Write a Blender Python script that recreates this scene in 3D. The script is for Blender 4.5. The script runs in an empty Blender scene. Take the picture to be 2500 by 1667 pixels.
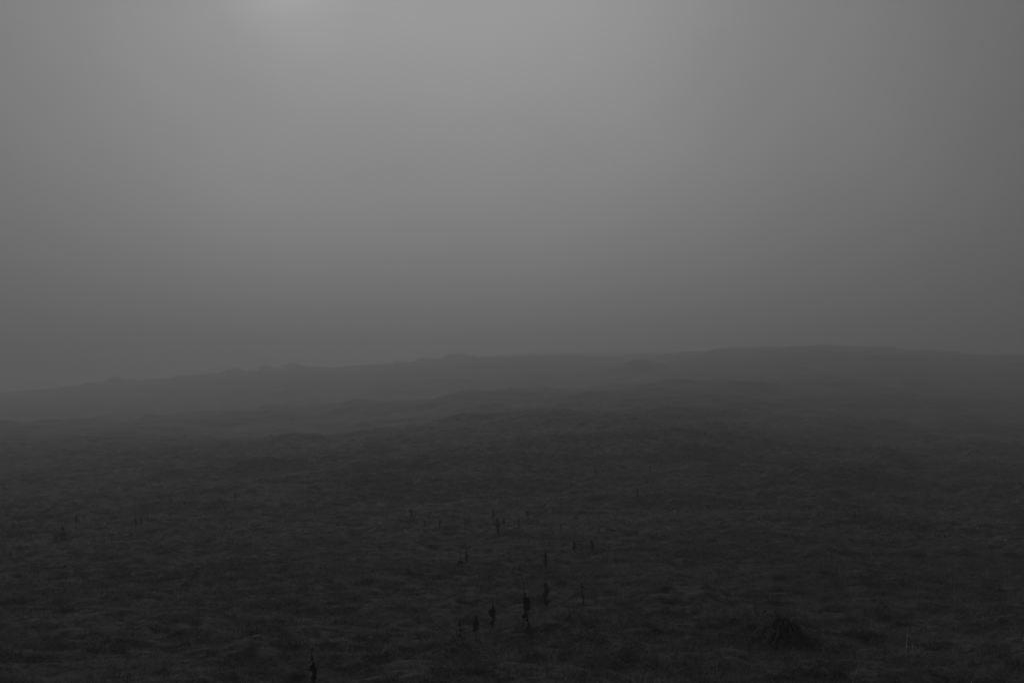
import bpy, bmesh, math, random
import numpy as np
from mathutils import Vector, Matrix

R = math.radians
scene = bpy.context.scene

# ---------------------------------------------------------------- camera
PITCH = R(4.15)                 # the lens looks a little up the hillside
EYE = 1.60
FPX = 35.0 / 36.0 * 2500.0      # focal length in photograph pixels
cam_data = bpy.data.cameras.new('camera')
cam_data.lens = 35.0
cam_data.sensor_width = 36.0
cam_data.clip_start = 0.05
cam_data.clip_end = 5000.0
cam = bpy.data.objects.new('camera', cam_data)
scene.collection.objects.link(cam)
cam.location = (0, 0, EYE)
cam.rotation_euler = (math.pi / 2 + PITCH, 0, 0)
scene.camera = cam

# ---------------------------------------------------------------- sky
SUN_EL, SUN_AZ = R(24.4), R(-13.5)      # azimuth from +Y, negative to the left
world = bpy.data.worlds.new('World')
scene.world = world
world.use_nodes = True
wn, wl = world.node_tree.nodes, world.node_tree.links
wn.clear()
w_out = wn.new('ShaderNodeOutputWorld')
w_bg = wn.new('ShaderNodeBackground')
w_sky = wn.new('ShaderNodeTexSky')
w_sky.sky_type = 'NISHITA'
w_sky.sun_disc = False
w_sky.sun_elevation = SUN_EL
w_sky.sun_rotation = SUN_AZ
w_sky.air_density = 1.0
w_sky.dust_density = 8.0
w_sky.ozone_density = 1.0
w_bw = wn.new('ShaderNodeRGBToBW')
w_tc = wn.new('ShaderNodeTexCoord')
w_sep = wn.new('ShaderNodeSeparateXYZ')
w_clamp = wn.new('ShaderNodeMath'); w_clamp.operation = 'MAXIMUM'; w_clamp.inputs[1].default_value = 0.0
w_cie = wn.new('ShaderNodeMath'); w_cie.operation = 'MULTIPLY_ADD'     # overcast deck, a little brighter overhead
OVERCAST, GLOW, GLOW_N, CLEAR = 0.95, 8.3, 6.5, 0.012
GLOW_AZ, GLOW_EL, FLAT = R(-4.0), R(21.0), 0.4     # the brighter part of the deck, drawn out upwards
w_cie.inputs[1].default_value = OVERCAST * 0.4
w_cie.inputs[2].default_value = OVERCAST * 0.8
w_mix = wn.new('ShaderNodeMath'); w_mix.operation = 'MULTIPLY_ADD'
w_mix.inputs[1].default_value = CLEAR                                  # what of the clear sky shines through the deck
# the hidden sun lights the cloud round it: a broad soft aureole
w_dot = wn.new('ShaderNodeVectorMath'); w_dot.operation = 'DOT_PRODUCT'
_g = Vector((math.sin(GLOW_AZ) * math.cos(GLOW_EL), math.cos(GLOW_AZ) * math.cos(GLOW_EL), FLAT * math.sin(GLOW_EL))).normalized()
w_dot.inputs[1].default_value = _g
w_flat = wn.new('ShaderNodeVectorMath'); w_flat.operation = 'MULTIPLY'; w_flat.inputs[1].default_value = (1, 1, FLAT)
w_nrm = wn.new('ShaderNodeVectorMath'); w_nrm.operation = 'NORMALIZE'
w_sdot = wn.new('ShaderNodeVectorMath'); w_sdot.operation = 'DOT_PRODUCT'
w_sdot.inputs[1].default_value = (math.sin(SUN_AZ) * math.cos(SUN_EL), math.cos(SUN_AZ) * math.cos(SUN_EL), math.sin(SUN_EL))
w_spos = wn.new('ShaderNodeMath'); w_spos.operation = 'MAXIMUM'; w_spos.inputs[1].default_value = 0.0
w_pos = wn.new('ShaderNodeMath'); w_pos.operation = 'MAXIMUM'; w_pos.inputs[1].default_value = 0.0
w_pow = wn.new('ShaderNodeMath'); w_pow.operation = 'POWER'; w_pow.inputs[1].default_value = GLOW_N
w_glow = wn.new('ShaderNodeMath'); w_glow.operation = 'MULTIPLY_ADD'; w_glow.inputs[1].default_value = GLOW
wl.new(w_tc.outputs['Generated'], w_sep.inputs[0])
wl.new(w_tc.outputs['Generated'], w_flat.inputs[0])
wl.new(w_flat.outputs[0], w_nrm.inputs[0])
wl.new(w_nrm.outputs[0], w_dot.inputs[0])
wl.new(w_tc.outputs['Generated'], w_sdot.inputs[0])
wl.new(w_sdot.outputs['Value'], w_spos.inputs[0])
wl.new(w_dot.outputs['Value'], w_pos.inputs[0])
wl.new(w_pos.outputs[0], w_pow.inputs[0])
wl.new(w_pow.outputs[0], w_glow.inputs[0])
wl.new(w_sep.outputs['Z'], w_clamp.inputs[0])
wl.new(w_clamp.outputs[0], w_cie.inputs[0])
wl.new(w_cie.outputs[0], w_glow.inputs[2])
wl.new(w_sky.outputs['Color'], w_bw.inputs[0])
wl.new(w_bw.outputs[0], w_mix.inputs[0])
w_core = wn.new('ShaderNodeMath'); w_core.operation = 'POWER'; w_core.inputs[1].default_value = 650.0
w_core2 = wn.new('ShaderNodeMath'); w_core2.operation = 'MULTIPLY_ADD'; w_core2.inputs[1].default_value = 3.0
wl.new(w_spos.outputs[0], w_core.inputs[0])
wl.new(w_core.outputs[0], w_core2.inputs[0])
wl.new(w_glow.outputs[0], w_core2.inputs[2])
wl.new(w_core2.outputs[0], w_mix.inputs[2])
# faint unevenness of the cloud, the same all over the sky
w_noise = wn.new('ShaderNodeTexNoise')
w_noise.inputs['Scale'].default_value = 3.2; w_noise.inputs['Detail'].default_value = 3.0; w_noise.inputs['Roughness'].default_value = 0.5
w_nr = wn.new('ShaderNodeMapRange')
w_nr.inputs['From Min'].default_value = 0.25; w_nr.inputs['From Max'].default_value = 0.75
w_nr.inputs['To Min'].default_value = 0.90; w_nr.inputs['To Max'].default_value = 1.10
w_mul = wn.new('ShaderNodeMath'); w_mul.operation = 'MULTIPLY'
wl.new(w_tc.outputs['Generated'], w_noise.inputs['Vector'])
wl.new(w_noise.outputs['Fac'], w_nr.inputs['Value'])
wl.new(w_mix.outputs[0], w_mul.inputs[0])
wl.new(w_nr.outputs[0], w_mul.inputs[1])
wl.new(w_mul.outputs[0], w_bg.inputs['Color'])
w_bg.inputs['Strength'].default_value = 0.06
wl.new(w_bg.outputs[0], w_out.inputs['Surface'])

# ---------------------------------------------------------------- sun behind the fog
sun_data = bpy.data.lights.new('sun', 'SUN')
sun_data.energy = 0.85
sun_data.angle = R(12)
sun_data.color = (1, 1, 1)
sun = bpy.data.objects.new('sun', sun_data)
scene.collection.objects.link(sun)
sun_dir = Vector((math.sin(SUN_AZ) * math.cos(SUN_EL), math.cos(SUN_AZ) * math.cos(SUN_EL), math.sin(SUN_EL)))
sun.rotation_euler = sun_dir.to_track_quat('Z', 'Y').to_euler()
sun.location = sun_dir * 300

scene.view_settings.view_transform = 'Standard'
scene.view_settings.look = 'None'
scene.view_settings.gamma = 1.0
scene.view_settings.exposure = -0.27
scene.view_settings.use_curve_mapping = False
scene.cycles.volume_bounces = 2
scene.cycles.max_bounces = 6
scene.cycles.use_denoising = True

# haze numbers (the box itself is built last)
HAZE_DENSITY = 0.0059
HAZE_GREY = 0.65
HAZE_G = 0.35

# ---------------------------------------------------------------- helpers
def link(o, parent=None):
    scene.collection.objects.link(o)
    if parent is not None:
        o.parent = parent
    return o

def mesh_obj(name, verts, faces, mat, parent=None, smooth=False):
    me = bpy.data.meshes.new(name)
    me.from_pydata([tuple(v) for v in verts], [], faces)
    me.materials.append(mat)
    if smooth:
        me.polygons.foreach_set('use_smooth', [True] * len(me.polygons))
    me.update()
    return link(bpy.data.objects.new(name, me), parent)

def empty(name, loc, label, cat, group=None):
    o = bpy.data.objects.new(name, None)
    o.empty_display_size = 0.2
    o.location = loc
    o['label'] = label
    o['category'] = cat
    if group:
        o['group'] = group
    return link(o)

# gradient noise on arrays ------------------------------------------------
def _hash(ix, iy, seed):
    h = (ix.astype(np.int64) * 374761393 + iy.astype(np.int64) * 668265263 + seed * 1442695041) & 0xFFFFFFFF
    h = ((h ^ (h >> 13)) * 1274126177) & 0xFFFFFFFF
    return (h ^ (h >> 16)) & 0xFFFFFFFF

def noise2(x, y, seed=0):
    x0, y0 = np.floor(x), np.floor(y)
    fx, fy = x - x0, y - y0
    ux = fx * fx * fx * (fx * (fx * 6 - 15) + 10)
    uy = fy * fy * fy * (fy * (fy * 6 - 15) + 10)
    def g(ox, oy):
        a = _hash(x0 + ox, y0 + oy, seed) * (2 * math.pi / 4294967296.0)
        return np.cos(a) * (fx - ox) + np.sin(a) * (fy - oy)
    n = (g(0, 0) * (1 - ux) + g(1, 0) * ux) * (1 - uy) + (g(0, 1) * (1 - ux) + g(1, 1) * ux) * uy
    return n * 1.5

def smoothstep(a, b, v):
    t = np.clip((v - a) / (b - a), 0, 1)
    return t * t * (3 - 2 * t)

# ---------------------------------------------------------------- the lie of the land
# rows of the photograph at which the ground lies, by distance (m) and column
COLS = np.array([-900, 0, 300, 600, 850, 1100, 1300, 1550, 1750, 2000, 2250, 2500, 3400], float)
LAND = [
    (3.0,  [2350] * 13), (5.0, [1900] * 13),
    (8.0,  [1636] * 13),
    (10.0, [1540] * 13),
    (16.0, [1408, 1410, 1408, 1404, 1400, 1400, 1400, 1398, 1398, 1400, 1404, 1408, 1408]),
    (24.0, [1345, 1342, 1338, 1332, 1326, 1324, 1322, 1322, 1322, 1326, 1330, 1335, 1340]),
    (33.0, [1300, 1292, 1282, 1268, 1264, 1262, 1260, 1258, 1258, 1262, 1270, 1280, 1290]),
    (45.0, [1235, 1225, 1212, 1192, 1176, 1160, 1150, 1146, 1148, 1168, 1186, 1200, 1215]),
    (58.0, [1180, 1172, 1158, 1134, 1110, 1083, 1081, 1078, 1064, 1112, 1128, 1142, 1160]),
    (70.0, [1145, 1136, 1124, 1110, 1099, 1079, 1076, 1072, 1059, 1096, 1108, 1118, 1130]),
    (92.0, [1100, 1092, 1084, 1086, 1070, 1032, 1017, 1015, 1014, 1046, 1058, 1074, 1095]),
    (112.0, [1080, 1070, 1062, 1074, 1066, 1031, 1010, 998, 988, 1012, 1024, 1040, 1058]),
    (170.0, [1040, 1031, 1026, 1003, 990, 974, 952, 950, 934, 944, 964, 980, 1000]),
    (210.0, [1046, 1038, 1034, 1012, 1000, 982, 960, 952, 932, 926, 932, 944, 970]),
    (420.0, [975, 961, 932, 906, 897, 878, 870, 876, 854, 844, 859, 870, 880]),
    (470.0, [985, 968, 940, 912, 904, 884, 876, 878, 858, 849, 863, 874, 885]),
    (600.0, [985, 968, 945, 915, 900, 876, 864, 862, 866, 870, 880, 884, 890]),
    (900.0, [990, 978, 955, 935, 915, 893, 884, 880, 880, 880, 890, 894, 900]),
]
_ly = np.log(np.array([r[0] for r in LAND]))
_tab = np.array([r[1] for r in LAND], float)
_zt = np.array([r[0] for r in LAND])[:, None] * np.tan(PITCH + np.arctan((833.5 - _tab) / FPX))
GY = np.linspace(_ly[0], _ly[-1], 520)
GU = np.linspace(COLS[0], COLS[-1], 260)
_a = np.array([np.interp(GU, COLS, row) for row in _zt])
GRID = np.array([np.interp(GY, _ly, _a[:, j]) for j in range(len(GU))]).T

def blur(a, s, ax):
    k = np.exp(-0.5 * (np.arange(-3 * s, 3 * s + 1) / s) ** 2); k /= k.sum()
    p = [(0, 0), (0, 0)]; p[ax] = (3 * s, 3 * s)
    b = np.pad(a, p, mode='edge')
    return np.apply_along_axis(lambda v: np.convolve(v, k, 'valid'), ax, b)
GRID = blur(blur(GRID, 5, 0), 4, 1)

def land(x, y):
    r = np.hypot(x, y)
    th = np.clip(np.arctan2(x, y), -R(42), R(42))
    yy = np.clip(r * np.cos(th), math.exp(GY[0]), math.exp(GY[-1]))
    a = np.clip((np.log(yy) - GY[0]) / (GY[1] - GY[0]), 0, len(GY) - 1.001)
    b = np.clip((np.tan(th) * FPX + 1250 - GU[0]) / (GU[1] - GU[0]), 0, len(GU) - 1.001)
    i, j = a.astype(int), b.astype(int); fa, fb = a - i, b - j
    return EYE + (GRID[i, j] * (1 - fa) * (1 - fb) + GRID[i + 1, j] * fa * (1 - fb)
                  + GRID[i, j + 1] * (1 - fa) * fb + GRID[i + 1, j + 1] * fa * fb)

# wavelength, height, seed: swells, mounds, tussocks
OCT = [(14.0, 0.20, 1), (6.0, 0.12, 2), (2.6, 0.09, 3), (1.2, 0.13, 4), (0.62, 0.12, 5), (0.33, 0.06, 6), (0.19, 0.022, 7)]

def relief(x, y, cell=None):
    """humps and hollows of the turf; cell = local mesh spacing, finer octaves than it can hold fade out"""
    r = np.hypot(x, y)
    wx = x + 0.35 * noise2(x / 1.7, y / 1.7, 31)
    wy = y + 0.35 * noise2(x / 1.7, y / 1.7, 32)
    z = np.zeros_like(x)
    for L, A, s in OCT:
        n = noise2(wx / L, wy / L, s)
        if L < 3:
            n = 0.55 - 1.5 * np.abs(n)          # rounded cushions with narrow dark gaps
            n = np.where(n > 0, n * 0.9, n * 1.2)
        near = 1.0
        if L < 2:
            near = 0.42 + 0.58 * smoothstep(14, 36, r)
        if L > 5:
            near = smoothstep(6, 40, r) * (1 + 1.3 * smoothstep(38, 100, r))          # no big swell under the camera
        w = 1.0 if cell is None else smoothstep(1.6, 3.2, L / cell)
        z += A * n * near * w
    far = smoothstep(90, 220, r)
    z += far * (0.75 * noise2(x / 9.0, y / 9.0, 11) + 0.85 * (0.4 - np.abs(noise2(x / 5.5, y / 5.5, 12)))
                + 1.1 * noise2(x / 26.0, y / 26.0, 13))
    # broken banks and swells that run across the slope
    mid = smoothstep(24, 40, r) * (1 - 0.4 * smoothstep(100, 200, r))
    b = noise2(x / 9.0 + 0.2 * noise2(x / 3, y / 3, 21), y / 4.5, 22)
    z += mid * (0.20 + 0.16 * smoothstep(40, 90, r)) * np.tanh(3.0 * b)
    for (pts, h, w) in FOLDS:                    # long low folds running up across the slope
        best = np.full_like(x, 1e9)
        for (ax, ay), (cx, cy) in zip(pts[:-1], pts[1:]):
            dx, dy = cx - ax, cy - ay
            q = np.clip(((x - ax) * dx + (y - ay) * dy) / (dx * dx + dy * dy), 0, 1)
            best = np.minimum(best, np.hypot(x - ax - q * dx, y - ay - q * dy))
        wig = 1 + 0.4 * noise2(x / (2.5 * w), y / (2.5 * w), 71)
        z += h * wig * np.exp(-(best / w) ** 2)
    for (bx, by, sx, sy, h) in BANKS:
        d = ((x - bx) / sx) ** 2 + ((y - by) / sy) ** 2
        z += h * np.exp(-d)
    return z

def ray(px, py):
    u, v = (px - 1250.0) / FPX, (833.5 - py) / FPX
    d = Vector((u, math.cos(PITCH) - v * math.sin(PITCH), math.sin(PITCH) + v * math.cos(PITCH)))
    return d.normalized()

BANKS, FOLDS = [], []
def ground_hit(px, py, dmax=600.0, full=True):
    d = ray(px, py)
    t = np.exp(np.linspace(math.log(4.0), math.log(dmax), 6000))
    x, y, z = d.x * t, d.y * t, EYE + d.z * t
    h = land(x, y) + (relief(x, y) if full else 0)
    k = np.argmax(z < h)
    if not (z < h).any():
        k = len(t) - 1
    return Vector((x[k], y[k], h[k])), t[k]

# mounds seen in the photograph: column, row of foot, half width px, depth m, height m
_b = []
for px, py, hw, dep, h in ((880, 1198, 85, 2.2, 0.36), (1990, 1200, 60, 2.2, 0.45), (1886, 1206, 30, 1.5, 0.3),
                           (1715, 1092, 50, 3.0, 0.35), (2170, 1140, 55, 3.0, 0.40), (1240, 1345, 80, 1.6, 0.22),
                           (1080, 1300, 60, 1.5, 0.16), (560, 1420, 90, 1.4, 0.16), (1500, 1330, 110, 1.5, 0.18),
                           (930, 1440, 110, 1.2, 0.14), (1700, 1480, 120, 1.0, 0.16), (600, 1620, 70, 0.55, 0.14),
                           (2250, 1420, 120, 1.3, 0.2), (250, 1520, 120, 1.2, 0.16), (1400, 1590, 100, 0.7, 0.12),
                           (2120, 1590, 90, 0.7, 0.14), (840, 1012, 50, 9.0, 0.7), (1700, 950, 50, 9.0, 0.45)):
    p, t = ground_hit(px, py, full=False)
    _b.append((p.x, p.y + dep * 0.8, hw / FPX * t, dep, h * (0.6 if t < 22 else 1.1 if t < 60 else 1.0)))
BANKS = _b
_f = []
for pts, h, w in (
        (((430, 1112), (536, 1102), (765, 1085), (850, 1075), (1000, 1054), (1144, 1031), (1300, 1022)), 0.40, 3.6),
        (((700, 1140), (800, 1120), (915, 1103), (1087, 1092), (1374, 1090), (1600, 1076), (1830, 1092), (2002, 1120), (2180, 1134)), 0.34, 2.0),
        (((-60, 1036), (134, 1048), (268, 1034), (421, 1034), (555, 1015), (765, 1006), (842, 999), (1030, 992), (1144, 980), (1260, 960)), 0.5, 6.0),
        (((1480, 968), (1527, 961), (1661, 946), (1715, 941), (1830, 950)), 0.5, 6.0),
        (((900, 1160), (1150, 1128), (1400, 1122), (1700, 1112)), 0.26, 1.5),
        (((150, 1180), (420, 1160), (640, 1150)), 0.3, 1.8),
        (((1750, 1168), (1960, 1180), (2200, 1172), (2420, 1190)), 0.28, 1.5)):
    _f.append(([tuple(ground_hit(a, b, full=False)[0][:2]) for a, b in pts], h, w))
FOLDS = _f

def height(x, y):
    xa, ya = np.array([x], float), np.array([y], float)
    return float((land(xa, ya) + relief(xa, ya))[0])

# ---------------------------------------------------------------- materials (the picture is black and white)
def new_mat(name):
    m = bpy.data.materials.new(name)
    m.use_nodes = True
    m.node_tree.nodes.clear()
    return m, m.node_tree.nodes, m.node_tree.links

def mottle(n, l, geo):
    """random darker scraps: shade of hollows painted in, mixed with darker heather and moss"""
    t = n.new('ShaderNodeTexNoise')
    t.inputs['Scale'].default_value = 3.4; t.inputs['Detail'].default_value = 5; t.inputs['Roughness'].default_value = 0.65
    l.new(geo.outputs['Position'], t.inputs['Vector'])
    r = n.new('ShaderNodeMapRange'); r.interpolation_type = 'SMOOTHSTEP'
    r.inputs['From Min'].default_value = 0.36; r.inputs['From Max'].default_value = 0.50
    r.inputs['To Min'].default_value = 0.55; r.inputs['To Max'].default_value = 1.0  # dark end stands in for shaded hollows, put into the colour
    l.new(t.outputs['Fac'], r.inputs['Value'])
    return r.outputs[0]

def turf_material():
    m, n, l = new_mat('turf')
    out = n.new('ShaderNodeOutputMaterial')
    b = n.new('ShaderNodeBsdfPrincipled')
    b.inputs['Roughness'].default_value = 0.95
    b.inputs['Specular IOR Level'].default_value = 0.12
    geo = n.new('ShaderNodeNewGeometry')
    def tex(scale, detail, rough):
        t = n.new('ShaderNodeTexNoise')
        t.inputs['Scale'].default_value = scale
        t.inputs['Detail'].default_value = detail
        t.inputs['Roughness'].default_value = rough
        l.new(geo.outputs['Position'], t.inputs['Vector'])
        return t
    big, mid, fine = tex(0.11, 3, 0.6), tex(0.9, 4, 0.6), tex(9.0, 5, 0.7)
    def ramp(src, lo, hi, a, c):
        r = n.new('ShaderNodeMapRange')
        r.inputs['From Min'].default_value = lo; r.inputs['From Max'].default_value = hi
        r.inputs['To Min'].default_value = a; r.inputs['To Max'].default_value = c
        l.new(src.outputs['Fac'], r.inputs['Value'])
        return r
    def mul(a, c):
        t = n.new('ShaderNodeMath'); t.operation = 'MULTIPLY'
        l.new(a, t.inputs[0]); l.new(c, t.inputs[1])
        return t.outputs[0]
    v = mul(ramp(big, 0.3, 0.7, 0.078, 0.094).outputs[0], ramp(mid, 0.3, 0.7, 0.85, 1.15).outputs[0])
    v = mul(v, ramp(fine, 0.3, 0.7, 0.6, 1.4).outputs[0])
    l.new(v, b.inputs['Base Color'])
    v = mul(v, mottle(n, l, geo))
    l.new(v, b.inputs['Base Color'])
    bump = n.new('ShaderNodeBump')
    bump.inputs['Strength'].default_value = 0.8
    bump.inputs['Distance'].default_value = 0.05
    l.new(fine.outputs['Fac'], bump.inputs['Height'])
    l.new(bump.outputs[0], b.inputs['Normal'])
    l.new(b.outputs[0], out.inputs['Surface'])
    return m

def grass_material():
    m, n, l = new_mat('grass_blades')
    out = n.new('ShaderNodeOutputMaterial')
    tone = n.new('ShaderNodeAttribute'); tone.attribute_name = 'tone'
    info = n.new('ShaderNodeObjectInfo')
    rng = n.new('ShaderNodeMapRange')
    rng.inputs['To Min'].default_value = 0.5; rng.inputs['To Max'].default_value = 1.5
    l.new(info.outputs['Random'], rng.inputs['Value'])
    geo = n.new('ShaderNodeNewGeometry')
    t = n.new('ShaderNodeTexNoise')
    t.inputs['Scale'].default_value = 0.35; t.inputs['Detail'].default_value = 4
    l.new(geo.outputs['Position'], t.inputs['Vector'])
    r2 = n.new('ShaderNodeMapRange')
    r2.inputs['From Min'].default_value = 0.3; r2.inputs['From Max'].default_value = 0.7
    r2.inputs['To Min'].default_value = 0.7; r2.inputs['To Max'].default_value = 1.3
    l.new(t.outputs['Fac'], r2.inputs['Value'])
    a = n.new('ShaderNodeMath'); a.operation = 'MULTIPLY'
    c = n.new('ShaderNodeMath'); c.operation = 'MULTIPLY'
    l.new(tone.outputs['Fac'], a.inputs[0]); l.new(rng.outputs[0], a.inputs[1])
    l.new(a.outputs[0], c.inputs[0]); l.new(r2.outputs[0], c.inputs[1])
    e = n.new('ShaderNodeMath'); e.operation = 'MULTIPLY'
    l.new(c.outputs[0], e.inputs[0]); l.new(mottle(n, l, geo), e.inputs[1])
    d = n.new('ShaderNodeBsdfDiffuse'); tr = n.new('ShaderNodeBsdfTranslucent')
    l.new(e.outputs[0], d.inputs['Color']); l.new(e.outputs[0], tr.inputs['Color'])
    mx = n.new('ShaderNodeMixShader'); mx.inputs[0].default_value = 0.3
    l.new(d.outputs[0], mx.inputs[1]); l.new(tr.outputs[0], mx.inputs[2])
    l.new(mx.outputs[0], out.inputs['Surface'])
    return m

def plain_material(name, lo, hi, scale):
    m, n, l = new_mat(name)
    out = n.new('ShaderNodeOutputMaterial')
    b = n.new('ShaderNodeBsdfPrincipled')
    b.inputs['Roughness'].default_value = 0.9
    b.inputs['Specular IOR Level'].default_value = 0.15
    tc = n.new('ShaderNodeTexCoord')
    t = n.new('ShaderNodeTexNoise')
    t.inputs['Scale'].default_value = scale; t.inputs['Detail'].default_value = 4
    l.new(tc.outputs['Object'], t.inputs['Vector'])
    r = n.new('ShaderNodeMapRange')
    r.inputs['From Min'].default_value = 0.3; r.inputs['From Max'].default_value = 0.7
    r.inputs['To Min'].default_value = lo; r.inputs['To Max'].default_value = hi
    l.new(t.outputs['Fac'], r.inputs['Value'])
    l.new(r.outputs[0], b.inputs['Base Color'])
    l.new(b.outputs[0], out.inputs['Surface'])
    return m

M_TURF = turf_material()
M_GRASS = grass_material()
M_STEM = plain_material('withered_stem', 0.045, 0.08, 30)
M_SEED = plain_material('dark_seed_heads', 0.04, 0.075, 60)
M_SEED_FAR = plain_material('fog_offset_seed_heads', 0.012, 0.03, 60)  # copy for the far docks, coloured darker to offset the fog lifting their blacks
M_LEAF = plain_material('withered_leaf', 0.045, 0.08, 20)
M_PEAT = plain_material('dark_peat', 0.045, 0.075, 9)
M_DEAD = plain_material('dead_blades', 0.07, 0.15, 14)
M_BUSH = plain_material('bush_leaves', 0.05, 0.085, 1.5)
M_TWIG = plain_material('bush_twigs', 0.03, 0.05, 4)

# ---------------------------------------------------------------- ground sheet
front = np.linspace(-R(33), R(33), 800)
sides = np.linspace(R(33), R(327), 50)[1:-1]
ang = np.concatenate([front, sides])
def spacing(r):
    """row spacing of the sheet: fine where the turf is seen near, coarser up the hill"""
    return np.interp(r, [0, 6.5, 7, 20, 40, 70, 110, 200, 700], [.4, .3, .05, .055, .085, .15, .34, 1.0, 4.0])
rad = [2.5]
while rad[-1] < 645:
    rad.append(rad[-1] + float(spacing(rad[-1])))
rad = np.array(rad)
TH, RR = np.meshgrid(ang, rad)
GX, GYY = RR * np.sin(TH), RR * np.cos(TH)
cell = np.maximum(spacing(RR), RR * 0.0016)
GZ = land(GX, GYY) + relief(GX, GYY, cell)
nr, na = TH.shape
verts = np.stack([GX, GYY, GZ], -1).reshape(-1, 3)
i = np.arange(nr - 1)[:, None] * na
j = np.arange(na)[None, :]
jn = (j + 1) % na
quads = np.stack([i + j, i + na + j, i + na + jn, i + jn], -1).reshape(-1, 4)
centre = len(verts)
verts = np.vstack([verts, [[0, 0, GZ[0].mean()]]])
me = bpy.data.meshes.new('ground')
tris = np.stack([np.full(na, centre), np.arange(na), (np.arange(na) + 1) % na], -1)
nl = quads.size + tris.size
me.vertices.add(len(verts)); me.vertices.foreach_set('co', verts.astype(np.float32).ravel())
me.loops.add(nl); me.loops.foreach_set('vertex_index', np.concatenate([quads.ravel(), tris.ravel()]).astype(np.int32))
me.polygons.add(len(quads) + len(tris))
starts = np.concatenate([np.arange(len(quads)) * 4, quads.size + np.arange(len(tris)) * 3])
me.polygons.foreach_set('loop_start', starts.astype(np.int32))
me.polygons.foreach_set('use_smooth', np.ones(len(starts), bool))
me.materials.append(M_TURF)
me.update(calc_edges=True)
me.flip_normals()
ground = link(bpy.data.objects.new('ground', me))
ground['kind'] = 'structure'
ground['label'] = 'rough moorland turf rising in swells to a foggy ridge'

# ---------------------------------------------------------------- far bushes on the ridge
def crest(px):
    """farthest ground seen at a column: the skyline point"""
    u = (px - 1250.0) / FPX
    yy = np.linspace(300, 440, 800)
    x = u * yy
    z = land(x, yy) + relief(x, yy, spacing(np.hypot(x, yy)))
    k = int(np.argmax((z - EYE) / np.hypot(x, yy)))
    return Vector((x[k], yy[k], z[k]))

def make_bush(px, py, w_px, h_px, label, seed):
    """py None: on the skyline; else standing where that pixel meets the hill"""
    rng = random.Random(seed)
    p = crest(px) if py is None else ground_hit(px, py)[0]
    scale = p.length / FPX
    W, H = w_px * scale, h_px * scale
    b = empty('bush', p, label, 'bush', 'bushes on the misty hillside')
    bv, bf = [], []
    for k in range(9):                              # stems fanning out from the root
        a = rng.uniform(0, 6.28); lean = rng.uniform(0.1, 0.4) * W
        p0 = Vector((rng.uniform(-.2, .2) * W, rng.uniform(-.2, .2) * W, -0.4))
        p2 = Vector((math.cos(a) * lean, math.sin(a) * lean, H * rng.uniform(0.5, 0.75)))
        p1 = (p0 + p2) / 2 + Vector((0, 0, H * 0.1))
        o = len(bv)
        for q, (pp, rad_) in enumerate(((p0, .05), (p1, .035), (p2, .012))):
            for e in range(5):
                an = e * 6.283 / 5
                bv.append(pp + Vector((math.cos(an), math.sin(an), 0)) * rad_ * H * .6)
        for q in range(2):
            for e in range(5):
                bf.append((o + q * 5 + e, o + q * 5 + (e + 1) % 5, o + q * 5 + 5 + (e + 1) % 5, o + q * 5 + 5 + e))
    mesh_obj('stem', bv, bf, M_TWIG, b)
    lobes = []
    for k in range(16):
        qx, qy = rng.uniform(-.42, .42), rng.uniform(-.36, .36)
        dome = max(.25, 1 - (qx / .55) ** 2 - (qy / .55) ** 2)
        lobes.append((Vector((qx * W, qy * W, 0)), H * dome * rng.uniform(.7, 1.0), W * rng.uniform(.10, .19)))
    fv, ff = [], []
    for k in range(4200):
        c, top, rr = rng.choice(lobes)
        v = Vector((rng.gauss(0, 1), rng.gauss(0, 1), 0)).normalized() * rng.random() ** .5
        z = top * rng.random() ** .7 * (1 - .45 * v.length ** 2)
        pos = c + Vector((v.x * rr, v.y * rr, z - .25))
        sz = H * rng.uniform(0.10, 0.22)
        m = Matrix.Rotation(rng.uniform(0, 6.28), 3, 'Z') @ Matrix.Rotation(rng.uniform(0, 3.1), 3, 'X')
        o = len(fv)
        for q in ((-.5, 0, 0), (0, -.3, 0), (.5, 0, 0), (0, .3, .1)):
            fv.append(pos + m @ Vector(q) * sz)
        ff.append((o, o + 1, o + 2, o + 3))
    mesh_obj('foliage', fv, ff, M_BUSH, b)['kind'] = 'stuff'
    return b

BUSHES = [
    (283, None, 34, 11, 'small lone bush at the low end of the misty skyline'),
    (445, None, 34, 6, 'low flat bush where the far skyline steepens'),
    (575, None, 48, 13, 'low rounded bush, first of three close together on the skyline'),
    (650, None, 40, 15, 'middle bush of three close together on the skyline'),
    (712, None, 48, 14, 'third of three close bushes on the skyline, nearest the centre'),
    (1047, None, 62, 12, 'bush beside the widest dome-shaped bush on the central skyline'),
    (1120, None, 84, 16, 'widest dome-shaped bush on the central skyline'),
    (1575, 896, 118, 25, 'broad dark thicket below the skyline, nearer than the ridge'),
    (1520, 904, 70, 11, 'low thicket at the foot of the broad dark one'),
]
for k, a in enumerate(BUSHES):
    make_bush(*a, seed=500 + k)

# ---------------------------------------------------------------- withered dock plants
def tube(path, radii, sides=6):
    v, f = [], []
    for k, (p, r_) in enumerate(zip(path, radii)):
        t = (path[min(k + 1, len(path) - 1)] - path[max(k - 1, 0)]).normalized()
        a = t.orthogonal().normalized(); b = t.cross(a)
        for e in range(sides):
            an = e * 2 * math.pi / sides
            v.append(p + a * math.cos(an) * r_ + b * math.sin(an) * r_)
    for k in range(len(path) - 1):
        for e in range(sides):
            f.append((k * sides + e, k * sides + (e + 1) % sides, (k + 1) * sides + (e + 1) % sides, (k + 1) * sides + e))
    f.append(tuple(range(sides))[::-1]); f.append(tuple((len(path) - 1) * sides + e for e in range(sides)))
    return v, f

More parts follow.
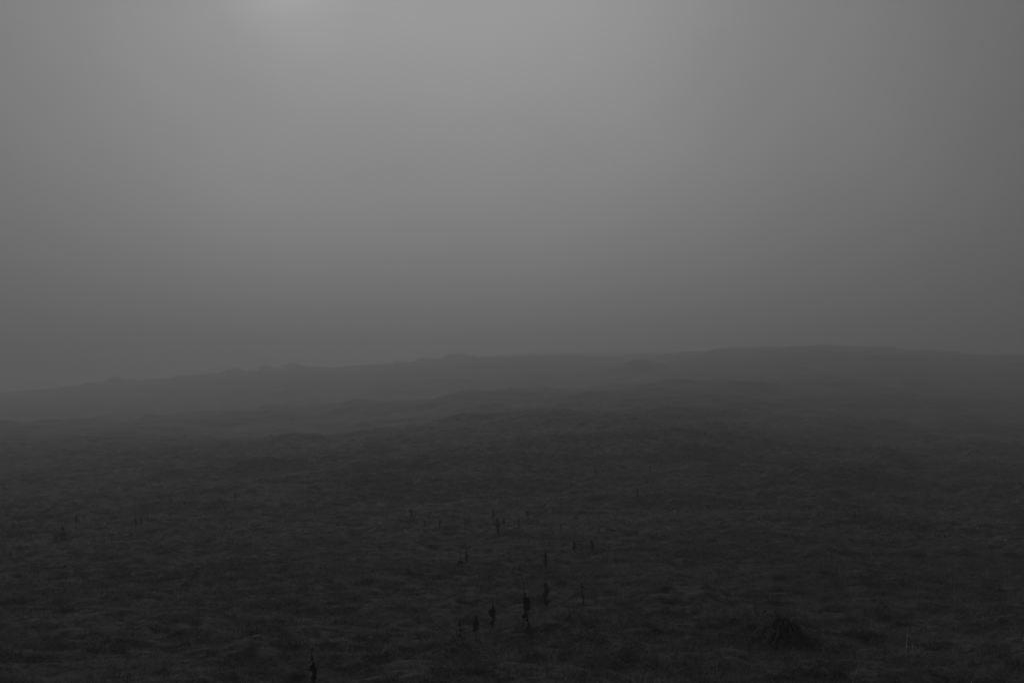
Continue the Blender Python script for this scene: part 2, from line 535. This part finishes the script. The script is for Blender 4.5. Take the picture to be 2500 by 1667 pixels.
def make_dock(px, top, base, w_px, label, seed, lean=0.0, spike=(0.35, 0.95), sink=4, leaves=2, branches=2):
    """one withered dock: crooked stem, clotted seed spike, side branches, drooping dead leaves"""
    rng = random.Random(seed)
    p, t = ground_hit(px, base + sink)
    scale = t / FPX
    H = (base + sink - top) * scale * (1.02 if base > 1400 else 1.15)
    W = w_px * scale * (1.0 if base > 1400 else 1.45)
    root = empty('dock_plant', p, label, 'plant', 'withered dock stalks in the grass')
    L = lean * scale                                   # sideways drift of the tip in px
    n = 9
    path = []
    bow, nod = rng.uniform(-.035, .035) * H, rng.uniform(-.03, .03) * H
    for k in range(n):
        q = k / (n - 1)
        path.append(Vector((L * q ** 1.4 + bow * math.sin(q * 3.0) + nod * q ** 5 + rng.uniform(-.012, .012) * H * (k > 0), rng.uniform(-.015, .015) * H * (k > 0), -0.08 + (H + 0.08) * q)))
    r0 = max(0.006, 0.10 * W) * 0.7
    v, f = tube(path, [r0 * (1 - 0.75 * k / (n - 1)) for k in range(n)])
    mesh_obj('stem', v, f, M_STEM if base > 1400 else M_SEED_FAR, root, True)
    def at(q, pts=path):
        a = max(0, min(len(pts) - 1.001, q * (len(pts) - 1)))
        k = int(a)
        return pts[k].lerp(pts[k + 1], a - k)
    def seeds(pts, q0, q1, width, count):
        sv, sf = [], []
        clots = [(rng.uniform(q0, q1), rng.choice((.3, .45, .65, 1.0)), rng.uniform(-.15, .15), rng.uniform(-.15, .15)) for _ in range(max(4, int((q1 - q0) * 14)))]
        for k in range(count):
            cq, cw, cx_, cy_ = rng.choice(clots)
            q = min(q1 + .03, max(q0 - .04, rng.gauss(cq, 0.03)))
            c = at(q, pts)
            an, rr = rng.uniform(0, 6.283), width * 0.5 * cw * rng.random() ** 0.6
            taper = min(1.0, 0.3 + (q1 - q) * 3.5, 0.45 + (q - q0) * 4)
            pos = c + Vector((math.cos(an) * rr * taper + cx_ * width * taper, math.sin(an) * rr * taper + cy_ * width * taper, rng.uniform(-.3, .3) * rr))
            s = max(0.004, width * 0.075) * rng.uniform(.7, 1.4)
            m = Matrix.Rotation(rng.uniform(0, 6.28), 3, 'Z') @ Matrix.Rotation(rng.uniform(-.9, .9), 3, 'X')
            o = len(sv)                                 # a winged fruit: three crossed petals
            sv.append(pos + m @ Vector((0, 0, s * 1.1))); sv.append(pos + m @ Vector((0, 0, -s * 1.1)))
            for e in range(3):
                a2 = e * 2.094
                sv.append(pos + m @ Vector((math.cos(a2) * s, math.sin(a2) * s, 0)))
            for e in range(3):
                sf.append((o, o + 2 + e, o + 2 + (e + 1) % 3)); sf.append((o + 1, o + 2 + (e + 1) % 3, o + 2 + e))
        return sv, sf
    big = W > 0.035
    seed_mat = M_SEED if base > 1400 else M_SEED_FAR
    sv, sf = seeds(path, spike[0], spike[1], W, 420 if big else 200)
    mesh_obj('seed_spike', sv, sf, seed_mat, root)['kind'] = 'stuff'
    for k in range(branches):
        q = rng.uniform(spike[0] - .05, (spike[0] + spike[1]) / 2)
        p0 = at(q); a = rng.uniform(0, 6.28); ln = H * rng.uniform(.14, .26)
        out_ = Vector((math.cos(a), math.sin(a) * .6, 0))
        pts = [p0 + out_ * ln * s * (.55 - .25 * s) * rng.uniform(.9, 1.1) * min(1.0, W / (.3 * ln + 1e-6)) + Vector((0, 0, ln * s)) for s in (0, .35, .7, 1)]
        v, f = tube(pts, [r0 * .5, r0 * .4, r0 * .3, r0 * .15], 5)
        br = mesh_obj('side_branch', v, f, M_STEM, root, True)
        sv, sf = seeds(pts, .15, .95, W * .5, 120 if big else 50)
        mesh_obj('seed_cluster', sv, sf, seed_mat, br)['kind'] = 'stuff'
    for k in range(leaves):
        q = rng.uniform(.05, max(.12, spike[0] * .9))
        p0 = at(q); a = rng.uniform(0, 6.28)
        ln, wd = H * rng.uniform(.22, .4), max(.012, W * rng.uniform(.22, .4))
        out_ = Vector((math.cos(a), math.sin(a), 0)); side = Vector((-out_.y, out_.x, 0))
        v, f = [], []
        for s_ in range(7):
            s = s_ / 6
            c = p0 + out_ * ln * (.25 * s + .15 * math.sin(s * 3)) + Vector((0, 0, ln * (.25 * math.sin(s * 2.6) - .75 * s * s)))
            w_ = wd * math.sin(math.pi * min(1, s * .9 + .08)) * (1 + .25 * rng.uniform(-1, 1))
            tw = side * math.cos(s * 2) + Vector((0, 0, 1)) * math.sin(s * 2)
            v += [c + tw * w_, c + Vector((0, 0, .25 * w_)), c - tw * w_]
        for s_ in range(6):
            for e in range(2):
                f.append((s_ * 3 + e, s_ * 3 + e + 1, s_ * 3 + e + 4, s_ * 3 + e + 3))
        mesh_obj('leaf', v, f, M_LEAF, root, True)
    return root

# column, top row, foot row, width px, label, extras
DOCKS = [
    (764, 1592, 1672, 20, 'big dark dock stalk cut off by the bottom edge of the picture', dict(lean=-4, spike=(.25, .9), leaves=3, branches=3)),
    (1123, 1515, 1556, 8, 'slim pointed dock spike beside the thick club-shaped one', dict(spike=(.2, .98), leaves=0, branches=0)),
    (1162, 1510, 1558, 17, 'thick blunt club-shaped dock spike next to the slim pointed one', dict(spike=(.15, 1.0), leaves=1, branches=1)),
    (1199, 1460, 1533, 22, 'bushy ragged dock with a thin tip, right of the club-shaped spike', dict(spike=(.2, .75), leaves=2, branches=3, lean=2)),
    (1293, 1408, 1526, 24, 'tallest near dock, leaning with a heavy clot halfway up', dict(lean=-18, spike=(.3, .68), leaves=3, branches=3)),
    (1332, 1420, 1486, 20, 'spindle-shaped dock with a bare foot, right of the tallest leaning one', dict(spike=(.35, .9), leaves=1, branches=2)),
    (1421, 1425, 1478, 9, 'thin straight dock standing alone right of the near cluster', dict(spike=(.3, .98), leaves=1, branches=1)),
    (1330, 1354, 1388, 8, 'crooked short dock behind the near cluster', dict(lean=3, spike=(.3, .95), leaves=1, branches=1)),
    (1402, 1324, 1343, 8, 'stubby dock, the left one of two behind the near cluster', dict(spike=(.1, .95), leaves=0, branches=1)),
    (1446, 1321, 1343, 7, 'stubby dock leaning left, the right one of two behind the near cluster', dict(lean=-3, spike=(.2, .95), leaves=1, branches=0)),
    (1369, 1290, 1326, 3, 'thread-thin bare dock stem behind the two stubby ones', dict(spike=(.75, .98), leaves=0, branches=0)),
    (1139, 1344, 1366, 6, 'short dock spike standing on the dark middle hummock', dict(spike=(.1, .98), leaves=0, branches=0)),
    (1124, 1352, 1378, 14, 'low spreading dock clump at the foot of the dark middle hummock', dict(spike=(.1, .8), leaves=3, branches=3)),
    (1007, 1246, 1264, 7, 'bent dock standing first on the left of the middle row', dict(lean=-5, spike=(.3, .98), leaves=1, branches=0)),
    (1037, 1269, 1280, 4, 'tiny dock tip between the bent one and the stout one in the middle row', dict(spike=(.2, .98), leaves=0, branches=0)),
    (1073, 1274, 1293, 6, 'stout short dock post in the middle row', dict(spike=(.1, .98), leaves=0, branches=0)),
    (1105, 1260, 1288, 5, 'slender upright dock right of the stout short post', dict(spike=(.5, .98), leaves=0, branches=0)),
    (1138, 1271, 1288, 4, 'faint thin dock between the slender upright one and the tall pair', dict(spike=(.3, .98), leaves=1, branches=0)),
    (1207, 1250, 1284, 6, 'tallest dock of the middle row, knobbed at the tip', dict(lean=-2, spike=(.55, .98), leaves=1, branches=0)),
    (1214, 1266, 1286, 12, 'bushy low dock leaning against the knobbed tall one', dict(spike=(.1, .9), leaves=2, branches=2)),
    (1230, 1268, 1283, 6, 'small dock just right of the bushy low one', dict(spike=(.2, .95), leaves=0, branches=0)),
    (1219, 1285, 1302, 8, 'slanting dock in front of the bushy low one', dict(lean=-5, spike=(.1, .9), leaves=1, branches=0)),
    (1267, 1273, 1291, 4, 'thin dock standing below the hooked one', dict(spike=(.3, .98), leaves=0, branches=0)),
    (1287, 1249, 1265, 7, 'hooked dock at the right end of the middle row', dict(lean=4, spike=(.1, .95), leaves=1, branches=1)),
    (574, 1210, 1233, 5, 'upright dock, farthest of those on the left slope', dict(spike=(.5, .98), leaves=0, branches=0)),
    (551, 1226, 1245, 6, 'dock tilting left, beside the farthest upright one on the left slope', dict(lean=-8, spike=(.2, .95), leaves=0, branches=0)),
    (537, 1224, 1241, 3, 'hair-thin dock stem left of the tilting one', dict(spike=(.6, .98), leaves=0, branches=0)),
    (331, 1240, 1283, 8, 'tall dock with a thick dark foot on the left slope', dict(lean=-2, spike=(.05, .4), leaves=3, branches=0)),
    (344, 1262, 1281, 5, 'short dock close right of the thick-footed tall one', dict(spike=(.1, .9), leaves=1, branches=0)),
    (360, 1253, 1264, 3, 'tiny dock tip right of the thick-footed tall one', dict(spike=(.1, .95), leaves=0, branches=0)),
    (185, 1266, 1302, 4, 'thin tall dock near the left edge', dict(spike=(.6, .98), leaves=0, branches=0)),
    (153, 1293, 1315, 11, 'squat dark dock left of the thin tall one near the left edge', dict(spike=(.05, .9), leaves=2, branches=1)),
    (135, 1308, 1321, 8, 'lowest dock clump beside the squat one near the left edge', dict(spike=(.05, .9), leaves=1, branches=0)),
    (25, 1352, 1364, 4, 'single dock tip closest to the left edge', dict(spike=(.1, .95), leaves=0, branches=0)),
    (1454, 1143, 1162, 3, 'lone thin dock on the crest of the near rise', dict(spike=(.4, .98), leaves=0, branches=0)),
    (1588, 1139, 1158, 3, 'lone thin dock on the near rise, right of its twin', dict(spike=(.4, .98), leaves=0, branches=0)),
    (1556, 1196, 1209, 6, 'tiny squat dock on the right flank of the near rise', dict(spike=(.1, .95), leaves=1, branches=0)),
]
for k, (px, top, base, w, label, kw) in enumerate(DOCKS):
    make_dock(px, top, base, w, label, 900 + k * 7, **kw)

# ---------------------------------------------------------------- dark peaked tussock at lower right
def make_tussock():
    rng = random.Random(77)
    p, t = ground_hit(1912, 1585)
    s = t / FPX
    root = empty('tussock', p, 'dark pointed tussock of dead growth sticking up at lower right', 'tussock')
    W, H = 82 * s, 98 * s
    xs = np.linspace(-1.25, 1.25, 46)
    X, Y = np.meshgrid(xs, xs)
    rr = np.hypot(X, Y)
    an = np.arctan2(Y, X)
    edge = 1 + .18 * np.sin(an * 3 + 1) + .1 * np.sin(an * 5)
    q = np.clip(rr / edge, 0, 1.3)
    prof = np.clip(1 - q, 0, 1) * .72
    prof = np.maximum(prof, np.clip(1 - np.hypot(X + .12, Y) / .55, 0, 1) * 1.0)        # the sharp peak
    prof = np.maximum(prof, np.clip(1 - np.hypot(X - .14, Y + .05) / .85, 0, 1) * .86)  # its shoulder
    Z = prof * H * (1 + .25 * noise2(X * 4, Y * 4, 5)) + .03 * noise2(X * 9, Y * 9, 6) - .05
    v = [Vector((X[a, b] * W, Y[a, b] * W, Z[a, b])) for a in range(46) for b in range(46)]
    f = [(a * 46 + b, a * 46 + b + 1, a * 46 + b + 47, a * 46 + b + 46) for a in range(45) for b in range(45)]
    mesh_obj('mound', v, f, M_PEAT, root, True)
    sv, sf = [], []
    for k in range(1500):                                # dead blades hanging down its flanks
        a, b = rng.randrange(5, 41), rng.randrange(5, 41)
        if prof[a, b] < .08:
            continue
        c = Vector((X[a, b] * W, Y[a, b] * W, Z[a, b]))
        o_ = Vector((X[a, b], Y[a, b], 0))
        o_ = (o_.normalized() if o_.length > .05 else Vector((1, 0, 0)))
        o_.rotate(Matrix.Rotation(rng.uniform(-.7, .7), 3, 'Z'))
        ln, w_ = rng.uniform(.10, .22), rng.uniform(.003, .008)
        sd = Vector((-o_.y, o_.x, 0)) * w_
        o = len(sv)
        for e, (q1, q2) in enumerate(((0, 0), (.3, .22), (.65, .1), (1, -.3))):
            cc = c + o_ * ln * q1 * .8 + Vector((0, 0, ln * q2))
            ww = sd * (1 - e * .27)
            sv += [cc - ww, cc + ww]
        for e in range(3):
            sf.append((o + e * 2, o + e * 2 + 1, o + e * 2 + 3, o + e * 2 + 2))
    st = mesh_obj('dead_blades', sv, sf, M_DEAD, root)
    st['kind'] = 'stuff'
make_tussock()

# ---------------------------------------------------------------- grass (one mass nobody could count)
def tuft_mesh(name, seed, blades, length, width, spread, flop, pale, rise, shade=1.0):
    rng = random.Random(seed)
    v, f, tone = [], [], []
    wind = Vector((0.8, -0.25, 0)).normalized()
    for k in range(blades):
        a = rng.uniform(0, 6.283)
        o_ = (Vector((math.cos(a), math.sin(a), 0)) + wind * 0.55).normalized()
        p0 = Vector((rng.gauss(0, spread), rng.gauss(0, spread), -0.02))
        ln = length * rng.uniform(.55, 1.25)
        wd = width * rng.uniform(.6, 1.3)
        fl = flop * rng.uniform(.5, 1.25)
        is_pale = rng.random() < pale
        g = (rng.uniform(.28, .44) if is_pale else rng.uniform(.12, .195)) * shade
        side = Vector((-o_.y, o_.x, 0))
        o = len(v)
        ang_, c = rise * rng.uniform(.5, 1.2), p0.copy()
        for s in range(5):
            ww = side * wd * (1 - (s / 4) ** 2 * .92) * .5
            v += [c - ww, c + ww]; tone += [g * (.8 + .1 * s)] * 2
            c = c + (o_ * math.cos(ang_) + Vector((0, 0, math.sin(ang_)))) * ln / 4
            ang_ -= fl * .45
        for s in range(4):
            f.append((o + s * 2, o + s * 2 + 1, o + s * 2 + 3, o + s * 2 + 2))
    me = bpy.data.meshes.new(name)
    me.from_pydata([tuple(p) for p in v], [], f)
    at_ = me.attributes.new('tone', 'FLOAT', 'POINT')
    at_.data.foreach_set('value', tone)
    me.materials.append(M_GRASS)
    me.update()
    return bpy.data.objects.new(name, me)

tufts = bpy.data.collections.new('grass_tufts')
SPECS = [  # blades, length, width, spread, flop, share of pale straw, rise; name order = pick order
    (44, .10, .005, .055, .75, .03, .9), (48, .09, .0055, .07, .7, .04, .7), (40, .12, .005, .06, .85, .05, 1.0), (40, .11, .005, .09, .65, .05, .6),
    (30, .17, .014, .10, .55, .04, .6), (30, .15, .016, .13, .5, .05, .45),
    (7, .26, .0045, .05, .55, .6, 1.35), (30, .15, .0045, .04, .9, .05, 1.3),
    (90, .16, .012, .13, .6, .0, 1.1, .38), (70, .13, .012, .09, .6, .0, 1.2, .34),
]
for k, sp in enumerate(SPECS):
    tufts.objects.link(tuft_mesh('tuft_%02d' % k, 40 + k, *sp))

rng = np.random.default_rng(12)
def scatter(r0, r1, per_m2, half=R(34)):
    n_ = int((r1 * r1 - r0 * r0) * half * per_m2)
    r_ = np.sqrt(rng.uniform(r0 * r0, r1 * r1, n_)); a_ = rng.uniform(-half, half, n_)
    return r_ * np.sin(a_), r_ * np.cos(a_)
PX, PY, PS, PV = [], [], [], []
for r0, r1, dens, smin, smax, kinds in (
        (5.5, 14, 120, .6, 1.15, (0, 1, 2, 3)), (14, 26, 75, .7, 1.3, (0, 1, 2, 3)), (26, 48, 24, .7, 1.3, (4, 5)),
        (48, 100, 7.0, 1.1, 1.9, (4, 5)), (5.5, 20, 2.0, .45, 1.0, (6,)), (5.5, 24, 3.0, .6, 1.2, (7,)),
        (20, 30, .4, .5, 1.1, (8, 9)), (30, 110, .34, .8, 1.9, (8, 9)), (100, 175, 3.0, 1.2, 2.0, (4, 5))):
    x, y = scatter(r0, r1, dens)
    wx_, wy_ = x + 0.35 * noise2(x / 1.7, y / 1.7, 31), y + 0.35 * noise2(x / 1.7, y / 1.7, 32)
    crown = .38 - np.abs(noise2(wx_ / .62, wy_ / .62, 5)) * .8 - np.abs(noise2(wx_ / .33, wy_ / .33, 6)) * .6   # + on the cushions, - in the gaps
    patch = noise2(x / 3.5, y / 3.5, 61)
    keep = rng.random(len(x)) < np.clip(.72 + 1.9 * crown + .15 * patch, .04, 1)
    keep &= rng.random(len(x)) < 1 - smoothstep(75, 175, np.hypot(x, y))     # thins out up the hill
    x, y, patch = x[keep], y[keep], patch[keep]
    PX.append(x); PY.append(y)
    PS.append(rng.uniform(smin, smax, len(x)) * np.clip(1 + .25 * patch, .7, 1.3))
    PV.append(rng.choice(kinds, len(x)))
PX, PY, PS, PV = map(np.concatenate, (PX, PY, PS, PV))
PR = np.hypot(PX, PY)
PZ = land(PX, PY) + relief(PX, PY, np.maximum(spacing(PR), PR * 0.0016))
np_ = len(PX)
gm = bpy.data.meshes.new('grass')
gm.vertices.add(np_)
gm.vertices.foreach_set('co', np.stack([PX, PY, PZ], -1).astype(np.float32).ravel())
e_ = np.stack([rng.uniform(-.15, .15, np_), rng.uniform(-.15, .15, np_), rng.normal(0, .9, np_)], -1)
a = gm.attributes.new('turn', 'FLOAT_VECTOR', 'POINT'); a.data.foreach_set('vector', e_.astype(np.float32).ravel())
a = gm.attributes.new('size', 'FLOAT', 'POINT'); a.data.foreach_set('value', PS.astype(np.float32))
a = gm.attributes.new('pick', 'INT', 'POINT'); a.data.foreach_set('value', PV.astype(np.int32))
gm.materials.append(M_GRASS)
grass = link(bpy.data.objects.new('grass', gm))
grass['kind'] = 'stuff'
grass['label'] = 'matted tufted moorland grass covering the whole field'
ng = bpy.data.node_groups.new('grass_scatter', 'GeometryNodeTree')
ng.interface.new_socket('Geometry', in_out='INPUT', socket_type='NodeSocketGeometry')
ng.interface.new_socket('Geometry', in_out='OUTPUT', socket_type='NodeSocketGeometry')
gi, go = ng.nodes.new('NodeGroupInput'), ng.nodes.new('NodeGroupOutput')
ip = ng.nodes.new('GeometryNodeInstanceOnPoints')
ci = ng.nodes.new('GeometryNodeCollectionInfo')
ci.inputs['Collection'].default_value = tufts
ci.inputs['Separate Children'].default_value = True
ci.inputs['Reset Children'].default_value = True
def named(nm, ty):
    q = ng.nodes.new('GeometryNodeInputNamedAttribute'); q.data_type = ty; q.inputs['Name'].default_value = nm
    return q.outputs['Attribute']
er = ng.nodes.new('FunctionNodeEulerToRotation')
ng.links.new(gi.outputs[0], ip.inputs['Points'])
ng.links.new(ci.outputs[0], ip.inputs['Instance'])
ip.inputs['Pick Instance'].default_value = True
ng.links.new(named('pick', 'INT'), ip.inputs['Instance Index'])
ng.links.new(named('turn', 'FLOAT_VECTOR'), er.inputs[0])
ng.links.new(er.outputs[0], ip.inputs['Rotation'])
ng.links.new(named('size', 'FLOAT'), ip.inputs['Scale'])
ng.links.new(ip.outputs[0], go.inputs[0])
md = grass.modifiers.new('scatter', 'NODES'); md.node_group = ng

# ---------------------------------------------------------------- haze: one closed box of even fog round everything
zlo, zhi = float(GZ.min()) - 1.0, float(GZ.max()) + 6.0
B = 655.0
hv = [(sx * B, sy * B, z) for z in (zlo, zhi) for sx, sy in ((-1, -1), (1, -1), (1, 1), (-1, 1))]
hf = [(3, 2, 1, 0), (4, 5, 6, 7), (0, 1, 5, 4), (1, 2, 6, 5), (2, 3, 7, 6), (3, 0, 4, 7)]
m, n, l = new_mat('haze')
out = n.new('ShaderNodeOutputMaterial')
pv = n.new('ShaderNodeVolumePrincipled')
pv.inputs['Color'].default_value = (HAZE_GREY, HAZE_GREY, HAZE_GREY, 1)
pv.inputs['Density'].default_value = HAZE_DENSITY
pv.inputs['Anisotropy'].default_value = HAZE_G
l.new(pv.outputs[0], out.inputs['Volume'])
haze = mesh_obj('haze', hv, hf, m)
haze['kind'] = 'stuff'
haze['label'] = 'even grey fog lying over the whole moor'
print('TOP', zhi, 'tufts', np_)
